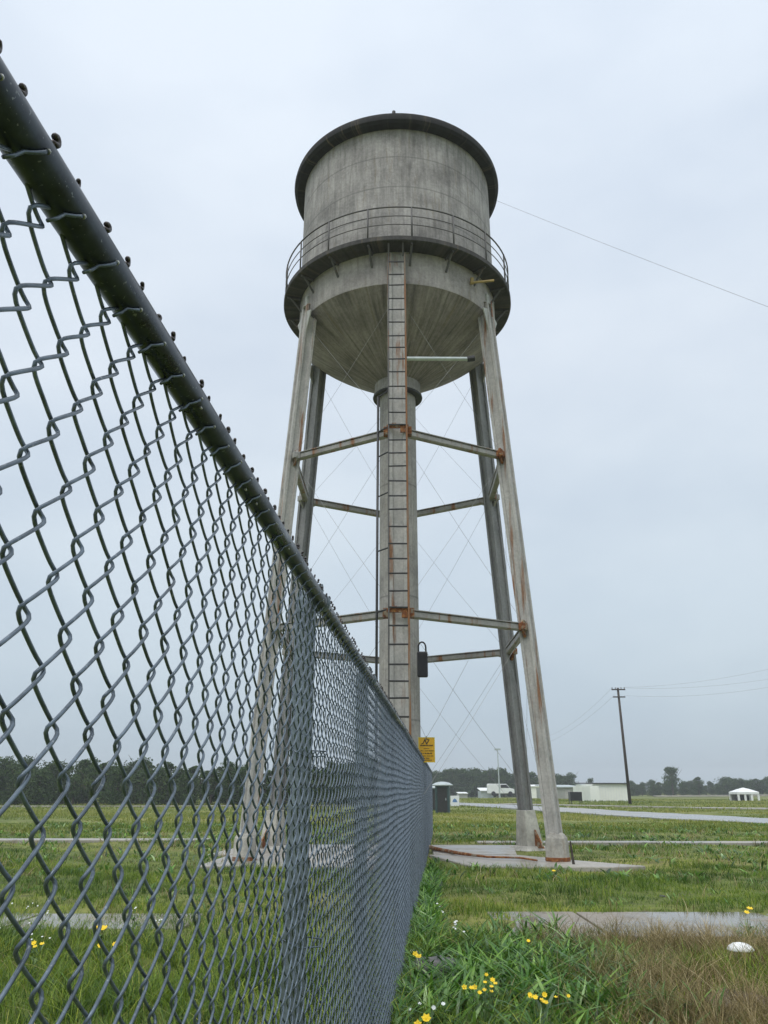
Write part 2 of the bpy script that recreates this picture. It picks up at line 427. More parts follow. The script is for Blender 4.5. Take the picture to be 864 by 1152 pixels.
# near carpet
for (n, y0, y1, nb, sp, hh, ww) in ((9000, 2.2, 8.5, 11, .035, .12, .0055), (15000, 8.5, 17, 10, .05, .085, .007), (15000, 17, 38, 9, .11, .08, .015)):
    x, y = scatter(n, y0, y1); X, Y = tufts(x, y, nb, sp)
    keep = ~blocked(X, Y) & (RNG.random(len(X)) > .75*np.minimum(1, dryness(X, Y)))
    X, Y = X[keep], Y[keep]; m = len(X); cl = pn(X, Y, 1.6 if y0 < 17 else .7, 2)
    h = hh*(.3+1.5*cl*cl+.5*pn(X, Y, 5, 7))*RNG.uniform(.5, 1.4, m); r = np.clip(.1+.42*pn(X, Y, 1.1, 9)+.3*pn(X, Y, 4, 12)+RNG.normal(0, .16, m), 0, 1)
    P_g.append(blades('g', X, Y, h, ww*RNG.uniform(.6, 1.4, m), h*RNG.uniform(.2, 1.1, m), M['grass'], r, 3 if y0 < 8 else 2))
# long arching grass: foreground
x, y = scatter(2600, 3.6, 9.0); c = pn(x, y, 1.9, 5); left = x < .1
k = (RNG.random(len(x)) < np.where(left, .85, np.clip(c*1.3-.2, 0, 1))) & (dryness(x, y) < .6) & ~blocked(x, y); x, y = x[k], y[k]
X, Y = tufts(x, y, 16, .03); m = len(X); h = RNG.uniform(.12, .33, m)
P_g.append(blades('g', X, Y, h, RNG.uniform(.0035, .0085, m), h*RNG.uniform(.4, 1.5, m), M['grass'], np.clip(RNG.normal(.45, .24, m), 0, 1), 5))
# dry tufts
x, y = scatter(4200, 3.8, 9.1); k = (RNG.random(len(x)) < dryness(x, y)) & (x > 1.0) & ~blocked(x, y); x, y = x[k], y[k]
X, Y = tufts(x, y, 26, .04); m = len(X); h = RNG.uniform(.12, .38, m)
P_d.append(blades('d', X, Y, h, RNG.uniform(.003, .006, m), h*RNG.uniform(.3, 1.5, m), M['dry'], np.clip(RNG.normal(.5, .25, m), 0, 1), 4))
# scattered straw and reeds at the path edge and elsewhere
x = RNG.uniform(1.3, 8, 130); y = 8.95+RNG.normal(0, .12, 130); X, Y = tufts(x, y, 6, .05); m = len(X); h = RNG.uniform(.1, .3, m)
P_d.append(blades('d', X, Y, h, RNG.uniform(.003, .007, m), h*RNG.uniform(.3, 1.1, m), M['dry'], RNG.uniform(0, .6, m), 4))
x, y = scatter(900, 4, 30); k = ~blocked(x, y); x, y = x[k], y[k]; X, Y = tufts(x, y, 6, .08); m = len(X); h = RNG.uniform(.1, .26, m)
P_d.append(blades('d', X, Y, h, .004+.0006*Y, h*RNG.uniform(.3, 1.2, m), M['dry'], RNG.uniform(.2, 1, m), 3))
# broad leaf weeds: mass to the right of the fence and scattered
def weeds(xc, yc, nb, rad, hs, ws):
    X = np.repeat(xc, nb)+RNG.normal(0, rad, len(xc)*nb); Y = np.repeat(yc, nb)+RNG.normal(0, rad, len(xc)*nb); m = len(X)
    h = RNG.uniform(*hs, m)
    P_w.append(blades('w', X, Y, h, RNG.uniform(*ws, m), h*RNG.uniform(.6, 1.5, m), M['weed'], np.clip(RNG.normal(.5, .22, m), 0, 1), 5))
x, y = scatter(2300, 4.8, 9.6); k = (x > -.25+.0706*y) & (x < 2.1) & (RNG.random(len(x)) < np.exp(-((x-1.25)/.65)**2-((y-6.9)/1.5)**2)+.15); weeds(x[k], y[k], 17, .07, (.06, .28), (.008, .034))
x, y = scatter(1100, 3.8, 16); k = ~blocked(x, y) & (dryness(x, y) < .5) & (RNG.random(len(x)) < .6*pn(x, y, 1.2, 11)); weeds(x[k], y[k], 10, .06, (.04, .15), (.008, .020))
x = .0706*(y := RNG.uniform(4, 16, 260))-.37+RNG.uniform(.03, .25, 260); weeds(x, y, 8, .05, (.08, .28), (.01, .03))
x, y = scatter(1500, 14, 36); k = ~blocked(x, y) & (RNG.random(len(x)) < pn(x, y, .5, 3)); weeds(x[k], y[k], 7, .12, (.08, .2), (.03, .06))
x, y = scatter(700, 9, 34); k = ~blocked(x, y) & (RNG.random(len(x)) < pn(x, y, .8, 14)); x, y = x[k], y[k]; X, Y = tufts(x, y, 14, .09); m = len(X); h = RNG.uniform(.06, .2, m)
P_g.append(blades('g', X, Y, h, .003+.0007*Y, h*RNG.uniform(.5, 1.4, m), M['grass'], np.clip(RNG.normal(.15, .15, m), 0, 1), 2))
# meadow to the distance
for (n, y0, y1, nb, hh, ww, sp) in ((15000, 30, 62, 7, .12, .045, .25), (13000, 62, 125, 6, .16, .10, .5)):
    x, y = scatter(n, y0, y1); X, Y = tufts(x, y, nb, sp); keep = ~blocked(X, Y) & (pn(X, Y, .25, 8) > .25); X, Y = X[keep], Y[keep]; m = len(X)
    h = hh*RNG.uniform(.4, 1.5, m)*(.5+pn(X, Y, .3, 6))
    P_f.append(blades('f', X, Y, h, ww*RNG.uniform(.6, 1.4, m), h*RNG.uniform(.2, 1, m), M['field'], np.clip(.2+.6*pn(X, Y, .15, 1)+RNG.normal(0, .15, m), 0, 1), 1))
for nm, P, mt in (('grass', P_g, 'grass'), ('broadleaf_weeds', P_w, 'weed'), ('dry_grass', P_d, 'dry'), ('meadow', P_f, 'field')):
    V, Q, R = merge(P); o = np_mesh(nm, V, Q, M[mt], attrs={'rnd': R}); tag(o, {'grass': 'wet green grass around the fence and tower', 'broadleaf_weeds': 'lush broad-leaved weeds along the fence foot', 'dry_grass': 'dry brown grass tufts in the right foreground', 'meadow': 'olive meadow stretching away behind the tower'}[nm],
        {'grass': 'grass', 'broadleaf_weeds': 'weeds', 'dry_grass': 'dry grass', 'meadow': 'meadow'}[nm], kind='stuff')

# ---------------------------------------------------------------- fence
PSI = math.atan(66*CT/F); U = Vector((math.sin(PSI), math.cos(PSI), 0)); N = Vector((math.cos(PSI), -math.sin(PSI), 0))
D = .368; O = -D*N; RT = 2.009; RR = .0225; PB = -.052; BR = -.004; FEND = 29.3; FBEG = -2.0
fence = tag(empty('chain_link_fence', O), 'long galvanised chain-link fence receding beside the grass, filling the left foreground', 'fence')
Ux, Uy, Nx, Ny = U.x, U.y, N.x, N.y
def fx(a, b, z): return (a*Ux+b*Nx, a*Uy+b*Ny, z)
WS = .0405
def mesh_wires():
    s, Hd = WS, .092; zb = .03
    V = []; Q = []; o = 0
    ks = np.arange(int(FBEG/s), int(FEND/s))
    for (k0, k1, per, ns) in ((-1e9, .25, 12, 5), (.25, 3.2, 20, 6), (3.2, 9, 10, 4), (9, 1e9, 6, 3)):
        kk = ks[(ks*s >= k0) & (ks*s < k1)]
        if not len(kk): continue
        np_ = int((RT-.012-zb)/Hd*per)
        ph = np.arange(np_+1)/per                       # periods
        z = zb+ph*Hd
        c = np.cos(2*PI*ph); sn = np.sin(2*PI*ph)
        tri = 2/PI*np.arcsin(c*.96)/(2/PI*math.asin(.96))
        xo = (s/2+.0080)*tri; no = -.0046*np.tanh(2.0*sn)
        sg = np.where(kk % 2 == 0, 1.0, -1.0)[:, None]
        jit = RNG.normal(0, .0022, (len(kk), 1)); lowf = .003*np.sin(z[None]*5+kk[:, None]*.23)
        A = kk[:, None]*s + xo[None]*sg+jit+lowf
        Bn = no[None]*sg*1.0 + .003*np.sin(z[None]*2.1+kk[:, None]*.05)-.006*np.clip((z[None]-1.8)/.1, 0, 1)
        Z = np.repeat(z[None], len(kk), 0)+RNG.normal(0, .0026, (len(kk), 1))+np.clip(RNG.normal(0, .0012, (len(kk), len(z))), -.003, .003)*np.abs(sn)[None]*0+.0014*np.sin(z[None]*7.3+kk[:, None]*1.7)
        # sag/irregularity that grows slowly along the fence
        Z = Z+.004*np.sin(kk[:, None]*s*2.1)
        P = np.stack([A, Bn, Z], -1)                    # (w, p, 3) in fence coords
        T = np.zeros_like(P); T[:, 1:-1] = P[:, 2:]-P[:, :-2]; T[:, 0] = P[:, 1]-P[:, 0]; T[:, -1] = P[:, -1]-P[:, -2]
        T /= np.linalg.norm(T, axis=-1, keepdims=True)
        e1 = np.cross(T, np.array([0, 1.0, 0])); e1 /= np.linalg.norm(e1, axis=-1, keepdims=True); e2 = np.cross(T, e1)
        r = .0022 if k0 < 3.2 else .0022
        ring = [P+(e1*math.cos(2*PI*q/ns)+e2*math.sin(2*PI*q/ns))*r for q in range(ns)]
        W = np.stack(ring, 2)                           # w,p,ns,3
        w_, p_ = W.shape[:2]; W = W.reshape(-1, 3)
        wx = W[:, 0]*Ux+W[:, 1]*Nx; wy = W[:, 0]*Uy+W[:, 1]*Ny
        V.append(np.stack([wx, wy, W[:, 2]], -1))
        i, j, q = np.meshgrid(np.arange(w_), np.arange(p_-1), np.arange(ns), indexing='ij'); q2 = (q+1) % ns
        base = (i*p_+j)*ns
        Q.append((np.stack([base+q, base+q2, base+ns+q2, base+ns+q], -1).reshape(-1, 4))+o); o += len(W)
    return np_mesh('wire_mesh', np.concatenate(V), [np.concatenate(Q)], M['wire'], fence, smooth=True)
WM = mesh_wires()
b = MB(); b.tube([fx(a, BR+.003*math.sin(a*1.1), RT+.003*math.sin(a*1.7)) for a in np.arange(FBEG, FEND+.6, .5)], RR, 24)
b.obj('top_rail', M['toprail'], fence, smooth=True, autosm=40)
# wire ends folded over the rail, and the curled knuckles showing above it
tips = MB(); ends = MB(); kn = MB(); 
rr = random.Random(3)
for kk in range(int(FBEG/WS), int(FEND/WS)):
    if kk % 2 == 0: continue
    a = kk*WS; n = 6 if a < 6 else 4
    R_ = RR+.0018; pts = [fx(a-.0125, -.001, RT-.040), fx(a-.0045, .004, RT-.0305)]
    top_ = math.radians(-22+rr.uniform(-10, 12))
    for i_ in range(5):
        f_ = math.radians(-62)+(top_+math.radians(62))*i_/4; pts.append(fx(a+.001+.0042*i_, BR+R_*math.cos(f_), RT+R_*math.sin(f_)))
    tips.tube(pts, [.0021]*6+[.0023], n)
    e_ = Vector(pts[-1]); dv_ = (e_-Vector(pts[-2])).normalized(); ends.tube([e_-dv_*.001, e_+dv_*.0018], [.0032, .0024], n)
    if rr.random() < .5 and a > 1.0: f_ = math.radians(rr.uniform(-65, -15)); ends.tube([fx(a+.03, BR+RR*math.cos(f_), RT+RR*math.sin(f_)), fx(a+.03, BR+(RR+.004)*math.cos(f_), RT+(RR+.004)*math.sin(f_)-.001)], [.0026, .0014], n)
a = FBEG
while a < FEND:
    j = rr.uniform(-.009, .009); s = rr.uniform(.65, 1.05); n = 8 if a < 4 else 4; m = 10 if a < 4 else 4
    f_ = math.radians(rr.uniform(38, 58)); cr = RR+.0075*s; c0 = (a+j, BR+cr*math.cos(f_)); zt = RT+cr*math.sin(f_)
    tw = rr.uniform(-.5, .5)
    pts = [fx(c0[0]+.0036*s*math.cos(t)*math.cos(tw), c0[1]+.0036*s*math.cos(t)*math.sin(tw), zt+.0042*s*math.sin(t)) for t in np.linspace(-2.2, 2.9, m)]
    kn.tube([fx(c0[0], BR+(RR-.004)*math.cos(f_), RT+(RR-.004)*math.sin(f_))]+pts, [.0022]+[.0031*s]*m, n)
    a += .057
e1_ = tips.obj('wire_ends', M['wire'], fence, smooth=True); e2_ = ends.obj('end_caps', M['tip'], fence, smooth=True); e3_ = kn.obj('knuckles', M['knuckle'], fence, smooth=True)
with bpy.context.temp_override(active_object=WM, selected_editable_objects=[WM, e1_, e2_, e3_], selected_objects=[WM, e1_, e2_, e3_]): bpy.ops.object.join()
rr = random.Random(5)
a = 2.42; posts = []
while a > FBEG: a -= 1.85
a += 1.85
while a < FEND+.1:
    if 0 < a < 1.6: a += 1.85; continue
    b = MB(); r = .033
    b.tube([fx(a, PB, -.2), fx(a, PB, RT-.03)], r, 20)
    p = b.obj('post', M['post'], fence, smooth=True, autosm=40)
    c = MB(); c.tube([fx(a, PB, RT-.035), fx(a, PB, RT-.005), fx(a, PB, RT+.03), fx(a, PB, RT+.045)], [.035, .035, .03, .012], 16)
    c.tube([fx(a, BR+.027*math.cos(t), RT+.027*math.sin(t)) for t in np.linspace(0, 2*PI, 13)[:-1]], .0045, 6, closed=True)
    c.tube([fx(a-.02, BR, RT), fx(a+.02, BR, RT)], .0265, 16)
    c.box(fx(a+.012, -.01, RT+.040), (.02, .035, .04)); c.tube([fx(a-.02, -.008, RT+.05), fx(a+.045, -.008, RT+.05)], .006, 8)
    c.obj('post_cap', M['post'], p, smooth=True, autosm=40)
    for zt in (.45, 1.05, 1.55):
        d = MB(); d.tube([fx(a+.0*1+.036*math.cos(t), PB+.038*math.sin(t)+(.04 if abs(math.sin(t)) > .8 and math.sin(t) > 0 else 0), zt+.01*math.sin(2*t)) for t in np.linspace(0, 2*PI, 17)[:-1]], .002, 6, closed=True)
        if a < 6: d.obj('wire_tie', M['wire'], p, smooth=True)
    a += 1.85

# ---------------------------------------------------------------- water tower
TC = Vector((.38, 19.5, 0)); ROT = math.radians(-1.2)
tower = tag(empty('water_tower', TC), 'tall grey concrete water tower with cylindrical tank on six rusty legs', 'water tower')
tower.rotation_euler.z = ROT
P0 = (0, 0, 0)
ZB = 14.45                                             # balcony floor
MB().lathe([(2.80, ZB), (2.80, 18.55)], n=128, close=False).obj('tank', M['tank'], tower, smooth=True)
MB().lathe([(2.80, 18.50), (3.02, 18.50), (3.10, 18.56), (3.12, 18.66), (3.10, 18.76), (2.2, 18.95), (1.0, 19.08), (0, 19.12)], n=128).obj('roof', M['roof'], tower, smooth=True, autosm=35)
b = MB(); b.tube([(-.05, -2.9, 18.6), (-.05, -2.9, 19.02)], .05, 8); b.obj('roof_vent', M['dark'], tower)
# band and bowl
MB().lathe([(2.79, 13.50), (2.80, 13.53), (2.80, ZB)], n=128, close=False).obj('tank_band', M['band'], tower, smooth=True)
prof = []
for i in range(25):
    t = i/24; r = .60+(2.76-.60)*t
    prof.append((r if i < 24 else 2.79, 12.07+1.435*(.84*t+.16*(1-math.sqrt(max(0, 1-t*t*.98)))/(1-math.sqrt(.02)))))
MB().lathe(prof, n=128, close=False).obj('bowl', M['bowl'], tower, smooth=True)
# riser column and its collar
MB().lathe([(.50, -.1), (.495, 12.2)], n=64).obj('riser_column', M['column'], tower, smooth=True, autosm=40)
MB().lathe([(.52, 11.74), (.66, 11.74), (.67, 11.80), (.635, 11.84), (.635, 12.2), (.70, 12.3), (.70, 12.4)], n=64).obj('collar', M['column'], tower, smooth=True, autosm=30)
MB().lathe([(.505, 11.685), (.68, 11.685), (.69, 11.72), (.68, 11.745), (.52, 11.738)], n=64).obj('collar_ring', M['dark'], tower, smooth=True, autosm=30)
# balcony
MB().lathe([(2.805, ZB), (3.24, ZB), (3.27, ZB+.02), (3.27, ZB+.14), (3.23, ZB+.16), (2.805, ZB+.16)], n=128, close=False).obj('balcony_floor', M['balcony'], tower, smooth=True, autosm=30)
nrail = 18
rl = tag(empty('railing'), None); rl.parent = tower
for z in (.36, .62, .90):
    b = MB(); b.tube([(3.24*math.sin(2*PI*k/96), -3.24*math.cos(2*PI*k/96), ZB+.15+z) for k in range(96)], .020 if z > .8 else .012, 6, closed=True)
    b.obj('hoop', M['railing'], rl, smooth=True)
for k in range(nrail):
    t = 2*PI*(k+.35)/nrail; q = Vector((math.sin(t), -math.cos(t), 0))
    MB().tube([q*3.24+Vector((0, 0, ZB+.1)), q*3.24+Vector((0, 0, ZB+1.06))], .022, 6).obj('baluster', M['railing'], rl, smooth=True)
    b = MB(); b.tube([q*2.80+Vector((0, 0, ZB-.42)), q*3.12+Vector((0, 0, ZB-.01))], .03, 6); b.tube([q*2.81+Vector((0, 0, ZB-.03)), q*3.2+Vector((0, 0, ZB-.03))], .03, 6)
    b.obj('balcony_bracket', M['railing'], tower)
# legs : channel built-up section
def legR(z): return 3.74+(2.72-3.74)*z/13.8
def legP(k, z, dr=0):
    t = math.radians(60*k); r = legR(z)+dr
    return Vector((r*math.sin(t), -r*math.cos(t), z))
w, g, dp = .5, .26, .17                               # half width, half groove, groove depth (of unit .4 m)
sec = [(-w, -w), (-g, -w), (-g, -w+dp), (g, -w+dp), (g, -w), (w, -w), (w, -g), (w-dp, -g), (w-dp, g), (w, g), (w, w), (g, w), (g, w-dp), (-g, w-dp), (-g, w), (-w, w), (-w, g), (-w+dp, g), (-w+dp, -g), (-w, -g)]
SEC = sec
LEV = (4.92, 9.25)
legs = []
for k in range(6):
    t = math.radians(60*k); rad = Vector((math.sin(t), -math.cos(t), 0)); tn = Vector((math.cos(t), math.sin(t), 0))
    front = k in (0, 1, 5)
    lw = .42 if k == 0 else .30; hw = lw/2; sec = [(x*lw, y*(.40 if k == 0 else .30)) for x, y in SEC]
    b = MB(); b.prism(sec, legP(k, .5), legP(k, 13.75 if k else 14.35), tn, rad, .95, 1.12)
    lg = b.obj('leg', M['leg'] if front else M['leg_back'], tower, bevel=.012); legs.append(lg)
    # pedestal
    pc = legP(k, 0)
    if front:
        b = MB(); prof = [(.245, -.1), (.25, .1), (.24, .40), (.225, .50), (.17, .58), (.12, .60)]; b.lathe(prof, (pc.x, pc.y, 0), n=10)
        b.obj('pedestal', M['pedestal'], lg, bevel=.015)
        MB().lathe([(.254, .06), (.258, .07), (.256, .13), (.245, .14)], (pc.x, pc.y, 0), n=10).obj('rusty_ring', M['rust'], lg)
    else:
        b = MB(); b.prism([(-.5, -.5), (.5, -.5), (.5, .5), (-.5, .5)], pc+Vector((0, 0, .0)), pc+Vector((0, 0, .12)), tn, rad, .9, .62)
        b.prism([(-.25, -.25), (.25, -.25), (.25, .25), (-.25, .25)], pc+Vector((0, 0, .1)), legP(k, .95), tn, rad, .98, .68)
        b.obj('pedestal', M['pedestal'], lg, bevel=.015)
        b = MB(); b.box(pc+Vector((0, 0, .33))+rad*.232+tn*(-.06), (.15, .03, .42), Matrix.Rotation(t, 3, 'Z')); b.obj('opening', M['black'], lg)
        for e in (-1, 1):
            b = MB(); q = pc+tn*e*.24
            b.prism([(0, .0), (.32, .0), (.0, .42)], q-rad*.02+Vector((0, 0, .08)), q+rad*.02+Vector((0, 0, .08)), tn*e, Vector((0, 0, 1)))
            b.obj('gusset', M['rust'], lg)
    # head plates: two wings and a cap
    for e in ((-1, 1) if k else ()):
        q = legP(k, 13.3)+tn*e*hw
        b = MB(); b.prism([(0, .25), (.30, .12), (.0, -.38)], q+rad*.10, q+rad*.13, tn*e, Vector((0, 0, 1))); b.obj('head_plate', M['plate'], lg)
    if k:
        b = MB(); q = legP(k, 13.76); b.prism([(-.26, -.2), (.26, -.2), (.18, .12), (0, .2), (-.18, .12)], q, q+Vector((0, 0, .035)), tn, rad); b.obj('head_cap', M['leg'], lg)
        b = MB(); b.box(legP(k, 13.95, .05), (.16, .2, .3), Matrix.Rotation(t, 3, 'Z')); b.obj('head_block', M['plate'], lg, bevel=.02)
    for z in LEV:
        for e in (-1, 1):
            q = legP(k, z)+tn*e*(hw+.004)
            b = MB(); pl = [(-.12, .1), (-.03, .16), (.1, .16), (.17, .07), (.17, -.05), (.0, -.24), (-.1, -.17)]
            b.prism(pl, q-rad*.03, q+rad*.02-rad*.0, tn*e, Vector((0, 0, 1)))
            b.box(q+tn*e*.08, (.16, .16, .16), Matrix.Rotation(t, 3, 'Z'))
            if k == 0: b = MB(); b.box(q+tn*e*.04, (.14, .16, .2), Matrix.Rotation(t, 3, 'Z'))
            rusty = (k == 1 and e < 0) or (k == 2 and z < 6) or k == 0
            b.obj('joint_plate', M['rust'] if rusty else M['strut'], lg, bevel=.008)
    if k in (1, 5):
        for z in (9.1, 4.75): MB().tube([legP(k, z)+tn*(.14 if k == 1 else -.14), legP(k, z)+tn*(.24 if k == 1 else -.24)], .03, 6).obj('step_bolt', M['dark'], lg)
# rust scar near the right leg's head
b = MB(); q = legP(1, 13.35, .18); b.prism([(-.03, 0), (.02, .02), (.04, .3), (.0, .52), (-.04, .3)], q, q+Vector((.01, -.01, 0)), Vector((math.cos(PI/3), math.sin(PI/3), 0)), Vector((0, 0, 1))); b.obj('rust_patch', M['rust'], legs[1])
for z in LEV:
    for k in range(6):
        A, B_ = legP(k, z), legP((k+1) % 6, z); d = (B_-A).normalized(); A += d*(.26 if k == 0 else .2); B_ -= d*(.26 if k == 5 else .2)
        b = MB(); ax = d.cross(Vector((0, 0, 1))).normalized()
        b.prism([(-.075, -.05), (-.05, -.075), (.05, -.075), (.075, -.05), (.075, .05), (.05, .075), (-.05, .075), (-.075, .05)], A, B_, ax, Vector((0, 0, 1)))
        b.prism([(-.1, 0), (.1, 0), (.1, .02), (-.1, .02)], A+Vector((0, 0, .076)), B_+Vector((0, 0, .076)), ax, Vector((0, 0, 1)))
        b.obj('strut', M['strut'], tower)
for (z0, z1) in ((.7, 4.92), (4.92, 9.25), (9.25, 13.2)):
    for k in range(6):
        for (ka, kb) in ((k, k+1), (k+1, k)):
            A, B_ = legP(ka % 6, z0), legP(kb % 6, z1); d = (B_-A).normalized()
            mid = (A+B_)/2+Vector((0, 0, -.05))
            MB().tube([A+d*.25, mid, B_-d*.25], .0034, 5).obj('tie_rod', M['rod'], tower)
# ladder on the near leg
def nl(z, dr=0, x=0): return Vector((x, -(legR(z)+.235+dr), z))
lad = empty('ladder'); lad.parent = tower
ztop, zbot = 14.15, .4
MB().tube([nl(zbot, .10, -.205), nl(ztop, .10, -.205)], .017, 6).obj('ladder_rail', M['railing'], lad)
MB().tube([nl(zbot, .10, .205), nl(ztop+.1, .10, .205)], .023, 6).obj('ladder_rail', M['rail_rust'], lad)
z = zbot+.2; r2 = random.Random(9)
while z < ztop+.02:
    MB().tube([nl(z, .10, -.22), nl(z+r2.uniform(-.01, .01), .10, .22)], .019, 6).obj('rung', M['dark'], lad)
    z += .36+r2.uniform(-.04, .05)
for x in (-.2, .16):
    MB().tube([nl(ztop, .1, x), Vector((x, -3.16, ZB))], .025, 6).obj('ladder_hanger', M['railing'], lad)
for z in LEV:
    b = MB(); b.box(nl(z, .05), (.5, .04, .09)); b.box(nl(z-.06, .055, .12), (.12, .04, .2)); b.box(nl(z+.04, .055, -.08), (.1, .04, .1)); b.obj('ladder_clamp', M['rust'], lad, bevel=.01)
# conduit left of the ladder, on the near leg's side
pipe = empty('conduit'); pipe.parent = tower
MB().tube([nl(.5, -.25, -.465), nl(10.2, -.25, -.455)], .028, 8).obj('pipe', M['dark'], pipe, smooth=True)
for z in (1.5, 3.1, 4.95, 6.3, 7.6, 8.6, 9.25, 10.2):
    MB().tube([nl(z, -.25, -.46), nl(z, .06, -.2)], .018, 6).obj('pipe_bracket', M['dark'], pipe)
# pale steel arm below the bowl, ochre bracket below balcony
b = MB(); b.tube([nl(11.15, -.05, .22), Vector((1.75, -2.6, 11.42))], .05, 10); b.obj('overflow_arm', M['pale_steel'], tower, smooth=True, autosm=40)
b = MB(); b.tube([Vector((1.72, -2.6, 11.415)), Vector((1.9, -2.6, 11.44))], .075, 10); b.obj('arm_flange', M['dark'], tower)
b = MB(); b.tube([Vector((1.95, -2.1, 14.0)), Vector((2.55, -2.15, 14.02))], .035, 6); b.tube([Vector((1.98, -2.05, 13.98)), Vector((1.98, -2.12, 14.14))], .05, 6); b.obj('ochre_bracket', M['ochre'], tower)
b = MB()
for x, zz in ((-.17, 12.32), (.26, 12.34)): b.box((x, -.74, zz), (.14, .12, .14))
b.obj('collar_bolt', M['dark'], tower, bevel=.01)

TM = Matrix.Translation(TC) @ Matrix.Rotation(ROT, 4, 'Z')
# guy cable from the tank to the right
A = TM @ Vector((3.10, .2, 18.66)); Bp = atY(864, 338, 14.0); d = Bp-A; E = A+d*(A.z/-d.z)
pts = []
for i in range(41):
    t = i/40; p = A+(E-A)*t; p.z -= .7*t*(1-t); pts.append(p)
tag(MB().tube(pts, .0045, 5).obj('guy_cable', M['rod']), 'thin cable slanting down to the right from the tank rim', 'cable')

# padlock hung at the column
b = empty('padlock', atY(475.5, 762, 18.6)); tag(b, 'big black padlock hanging by its shackle beside the tower column', 'padlock')
MB().box((0, 0, .30), (.25, .13, .60)).obj('lock_body', M['black'], b, bevel=.03)
MB().tube([Vector((-.09, 0, .55)), Vector((-.09, 0, .72))]+[Vector((-.09+.085*(1-math.cos(t)), 0, .72+.11*math.sin(t))) for t in np.linspace(.2, PI-.2, 7)]+[Vector((.085, 0, .70)), Vector((.085, 0, .55))], .02, 8).obj('shackle', M['black'], b, smooth=True)

# warning sign above the fence rail
sp = atY(480, 843.5, 16.6)
sg = tag(empty('warning_sign', sp), 'small yellow warning sign hung on thin wires above the fence rail', 'sign')
sg.rotation_euler.z = math.radians(2)
MB().box((0, 0, 0), (.335, .008, .49)).obj('sign_panel', M['yellow'], sg, bevel=.004)
b = MB()
for (x, z, w_, h_) in ((0, .240, .335, .010), (0, -.240, .335, .010), (-.1625, 0, .010, .47), (.1625, 0, .010, .47)): b.box((x, -.0062, z), (w_, .005, h_))
b.obj('sign_border', M['sign_edge'], sg)
b = MB(); k_ = -.0065
def bar(x, z, w_, h_, a=0): b.box((x, k_, z), (w_, .005, h_), Matrix.Rotation(a, 3, 'Y'))
bar(-.05, .165, .018, .10, .5); bar(-.015, .15, .018, .09, -.35); bar(.03, .16, .016, .10, .55); bar(.015, .205, .05, .014, .3); bar(-.085, .12, .05, .014, -.4)
b.obj('sign_symbol', M['black'], sg)
b = MB(); r2 = random.Random(4)
def textline(z, x0, x1, hh):
    x = x0
    while x < x1:
        w_ = r2.uniform(.006, .016); b.box((x+w_/2, k_, z+r2.uniform(-.002, .002)), (w_, .005, hh*r2.uniform(.6, 1))); x += w_+r2.choice((.003, .004, .005, .014))
textline(.085, -.13, .12, .030); textline(.025, -.06, .05, .012); textline(-.02, -.13, .13, .018); textline(-.07, -.12, .11, .026); textline(-.12, -.11, .12, .018); textline(-.165, -.13, .06, .018); textline(-.2, -.07, .09, .018)
b.obj('sign_lettering', M['black'], sg)
b = MB(); b.tube([(-.01, 0, .24), (-.17, .1, .60), (-.30, .2, .95)], .004, 5); b.tube([(-.0, 0, .24), (.25, .1, .62), (1.0, .6, 1.9)], .004, 5); b.tube([(-.02, -.01, .20), (.0, -.012, .27)], .008, 5); b.obj('hanging_wire', M['rod'], sg)

# rusty pipe lying along the pad, stake at the leg
pts = [at(474, 950, .12), at(490, 955, .12), at(520, 960.5, .11), at(548, 964, .10), at(585, 965, .1), at(604, 968, .1)]
tag(MB().tube(pts, [.05, .045, .035, .022, .02, .02], 8).obj('rusty_pipe', M['rust'], smooth=True), 'rusty brown pipe lying across the concrete pad from the fence', 'pipe')
q = at(646, 976); tag(MB().tube([q, q+Vector((-.02, 0, .2)), q+Vector((-.04, 0, .48))], [.03, .025, .015], 6).obj('stake', M['wood']), 'thin dark stake standing beside the right leg pedestal', 'stake')

# ---------------------------------------------------------------- far objects
def box_house(name, px0, px1, py0, py1, Y, depth, wall, roof, label, cat, slope=.0, rot=0):
    a, c = atY(px0, py1, Y), atY(px1, py0, Y); w_ = c.x-a.x; h_ = c.z
    o = tag(empty(name, ((a.x+c.x)/2, Y, 0)), label, cat); o.rotation_euler.z = rot
    MB().box((0, depth/2, h_/2-.2), (w_, depth, h_+.4)).obj('wall', M[wall], o)
    b = MB(); b.prism([(-.3, 0), (depth+.3, slope), (depth+.3, slope+.12), (-.3, .12)], Vector((-w_/2-.1, 0, h_)), Vector((w_/2+.1, 0, h_)), Vector((0, 1, 0)), Vector((0, 0, 1))); b.obj('roof', M[roof], o)
    return o, w_, h_
o, w_, h_ = box_house('white_building', 668, 706, 882, 902, 104, 9, 'white_wall', 'dark', 'plain white box-shaped building beside the utility pole', 'building', .1)
MB().box((-w_/2-.55, 1.5, h_/2-.2), (1.1, 9, h_-.1)).obj('side_wall', M['white_wall'], o)
b = MB()
for i in range(13): b.box((-w_/2+.2+i*w_/13, -.012, h_/2), (.03, .02, h_-.1))
b.obj('siding_joint', M['white'], o)
o, w_, h_ = box_house('grey_building', 618, 656, 886, 898, 122, 10, 'grey_wall', 'loo_grey', 'low grey flat-roofed building left of the white building', 'building', .3)
for x in (-1.6, .2, 1.9): MB().box((x, -.02, h_*.45), (.8, .05, h_*.7)).obj('door', M['plate'], o)
box_house('shed', 593, 612, 885, 892, 170, 6, 'white_wall', 'white', 'long pale shed seen between the two right tower legs', 'shed', .3)
box_house('shed', 516, 526, 893, 897, 165, 4, 'plate', 'white', 'small cream shed right of the portable toilets', 'shed', .2)
